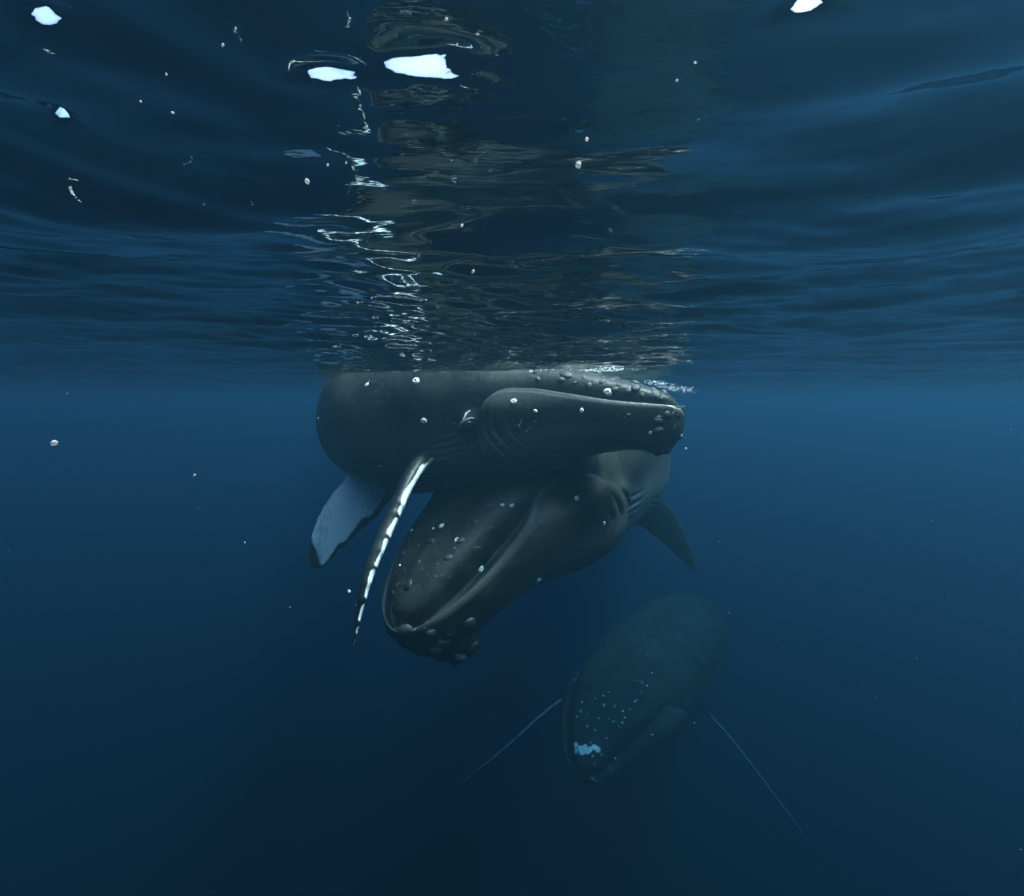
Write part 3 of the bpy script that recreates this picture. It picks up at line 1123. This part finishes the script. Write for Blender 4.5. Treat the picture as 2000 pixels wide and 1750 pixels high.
foam_cluster(420, [P(1000, 713, 4.7), P(1035, 716, 4.65), P(1090, 713, 4.6)], (.05, .07, .012), .004, .016)
foam_cluster(260, [P(1110, 710, 4.6), P(1165, 708, 4.55), P(1210, 722, 4.5)], (.05, .08, .014), .003, .011)
foam_cluster(300, [P(1270, 744, 4.40), P(1310, 757, 4.3), P(1345, 764, 4.28)], (.045, .09, .016), .002, .008)
fm = mesh_from('sea_foam', np.concatenate(fv), np.concatenate(ff))
fm.materials.append(M_FOAM)
foam = link(bpy.data.objects.new('sea_foam', fm))
foam['kind'] = 'stuff'
foam['label'] = 'white foam and bubbles where the whale head breaks the surface'

# ------------------------------------------------------------------ specks drifting in front of the camera
SPECK = [lump_mesh('drifting_speck', M_SPECK, 60 + i, 0.9, 0.2, 8, 9, False, 1.0) for i in range(3)]
SPECKS = [
    (106, 865, 0.9, 8, 'largest pale speck, alone in open water near the left edge'),
    (1130, 322, .45, 8, 'blurry pale speck in front of the reflection, right of centre'),
    (600, 354, .42, 7, 'pale oval speck at the upper left corner of the whale reflection'),
    (460, 56, .30, 3, 'tiny pale sliver left of the olive reflection at the top'),
    (325, 145, .33, 3, 'tiny pale speck left of the smaller sky patch, level with it'),
    (872, 37, .28, 4, 'bright speck on the olive reflection at the top edge'),
    (893, 87, .30, 3, 'tiny speck just above the right end of the largest sky patch'),
    (1146, 272, .40, 5, 'small white speck above the blurry one right of centre'),
    (1358, 122, .32, 4, 'white sliver below and left of the right hand sky patch'),
    (1322, 157, .32, 3, 'faint speck just below the sliver under the right hand sky patch'),
    (275, 198, .35, 3, 'tiny speck in the dark water between the left sky patches and the reflection'),
    (676, 318, .42, 3, 'tiny speck above the pale oval one, higher up the reflection'),
    (924, 530, .7, 5, 'small speck in the middle of the dark reflection above the whale'),
    (902, 440, .55, 4, 'small speck high in the reflection, above the middle one'),
    (337, 220, .36, 4, 'faint grey speck in the dark surface at upper left'),
    (682, 1155, 1.2, 5, 'pale speck just left of the near flipper, low down'),
    (435, 88, .31, 4, 'faint grey speck under the sliver at upper left'),
    (1340, 876, 1.5, 3, 'tiny speck in the water just below the chin of the surface whale'),
    (380, 928, 1.4, 3, 'tiny speck in open water left of the far flipper'),
    (478, 1060, 1.3, 3, 'tiny speck in open water below left of the far flipper tip'),
    (640, 322, .4, 4, 'faint speck between the pale oval one and the whale reflection')]
for k, (px, py, d, rp, lab) in enumerate(SPECKS):
    o = bpy.data.objects.new('drifting_speck', SPECK[k % 3])
    o.location = P(px, py, d).tolist()
    r = 0.75 * rp / FPX * d * S
    o.scale = (r, r * random.uniform(.6, 1), r * random.uniform(.6, 1))
    o.rotation_euler = (random.uniform(0, 3), random.uniform(0, 3), random.uniform(0, 3))
    col.objects.link(o)
    o['category'] = 'plankton'
    o['group'] = 'pale specks drifting in the water'
    o['label'] = lab

# fine particles all through the water
mr = np.random.RandomState(77)
mv, mf, off = [], [], 0
tet = np.array([(1, 0, -.7), (-.5, .87, -.7), (-.5, -.87, -.7), (0, 0, 1)]) * 0.9
tet_f = np.array([(0, 2, 1), (0, 1, 3), (1, 2, 3), (2, 0, 3)])
for _ in range(260):
    y = mr.uniform(0.9, 7.0)
    p = np.array([mr.uniform(-1.05, 1.05) * y, y, mr.uniform(-0.42 - 0.85 * y, -0.12)])
    mv.append(p[None] + tet * mr.uniform(0.0006, 0.0017) * mr.uniform(.7, 1.3, (4, 3)))
    mf.append(tet_f + off)
    off += 4
sm = mesh_from('marine_snow', np.concatenate(mv), np.concatenate(mf))
sm.materials.append(M_SPECK)
snow = link(bpy.data.objects.new('marine_snow', sm))
snow['kind'] = 'stuff'
snow['label'] = 'fine pale particles suspended all through the blue water'
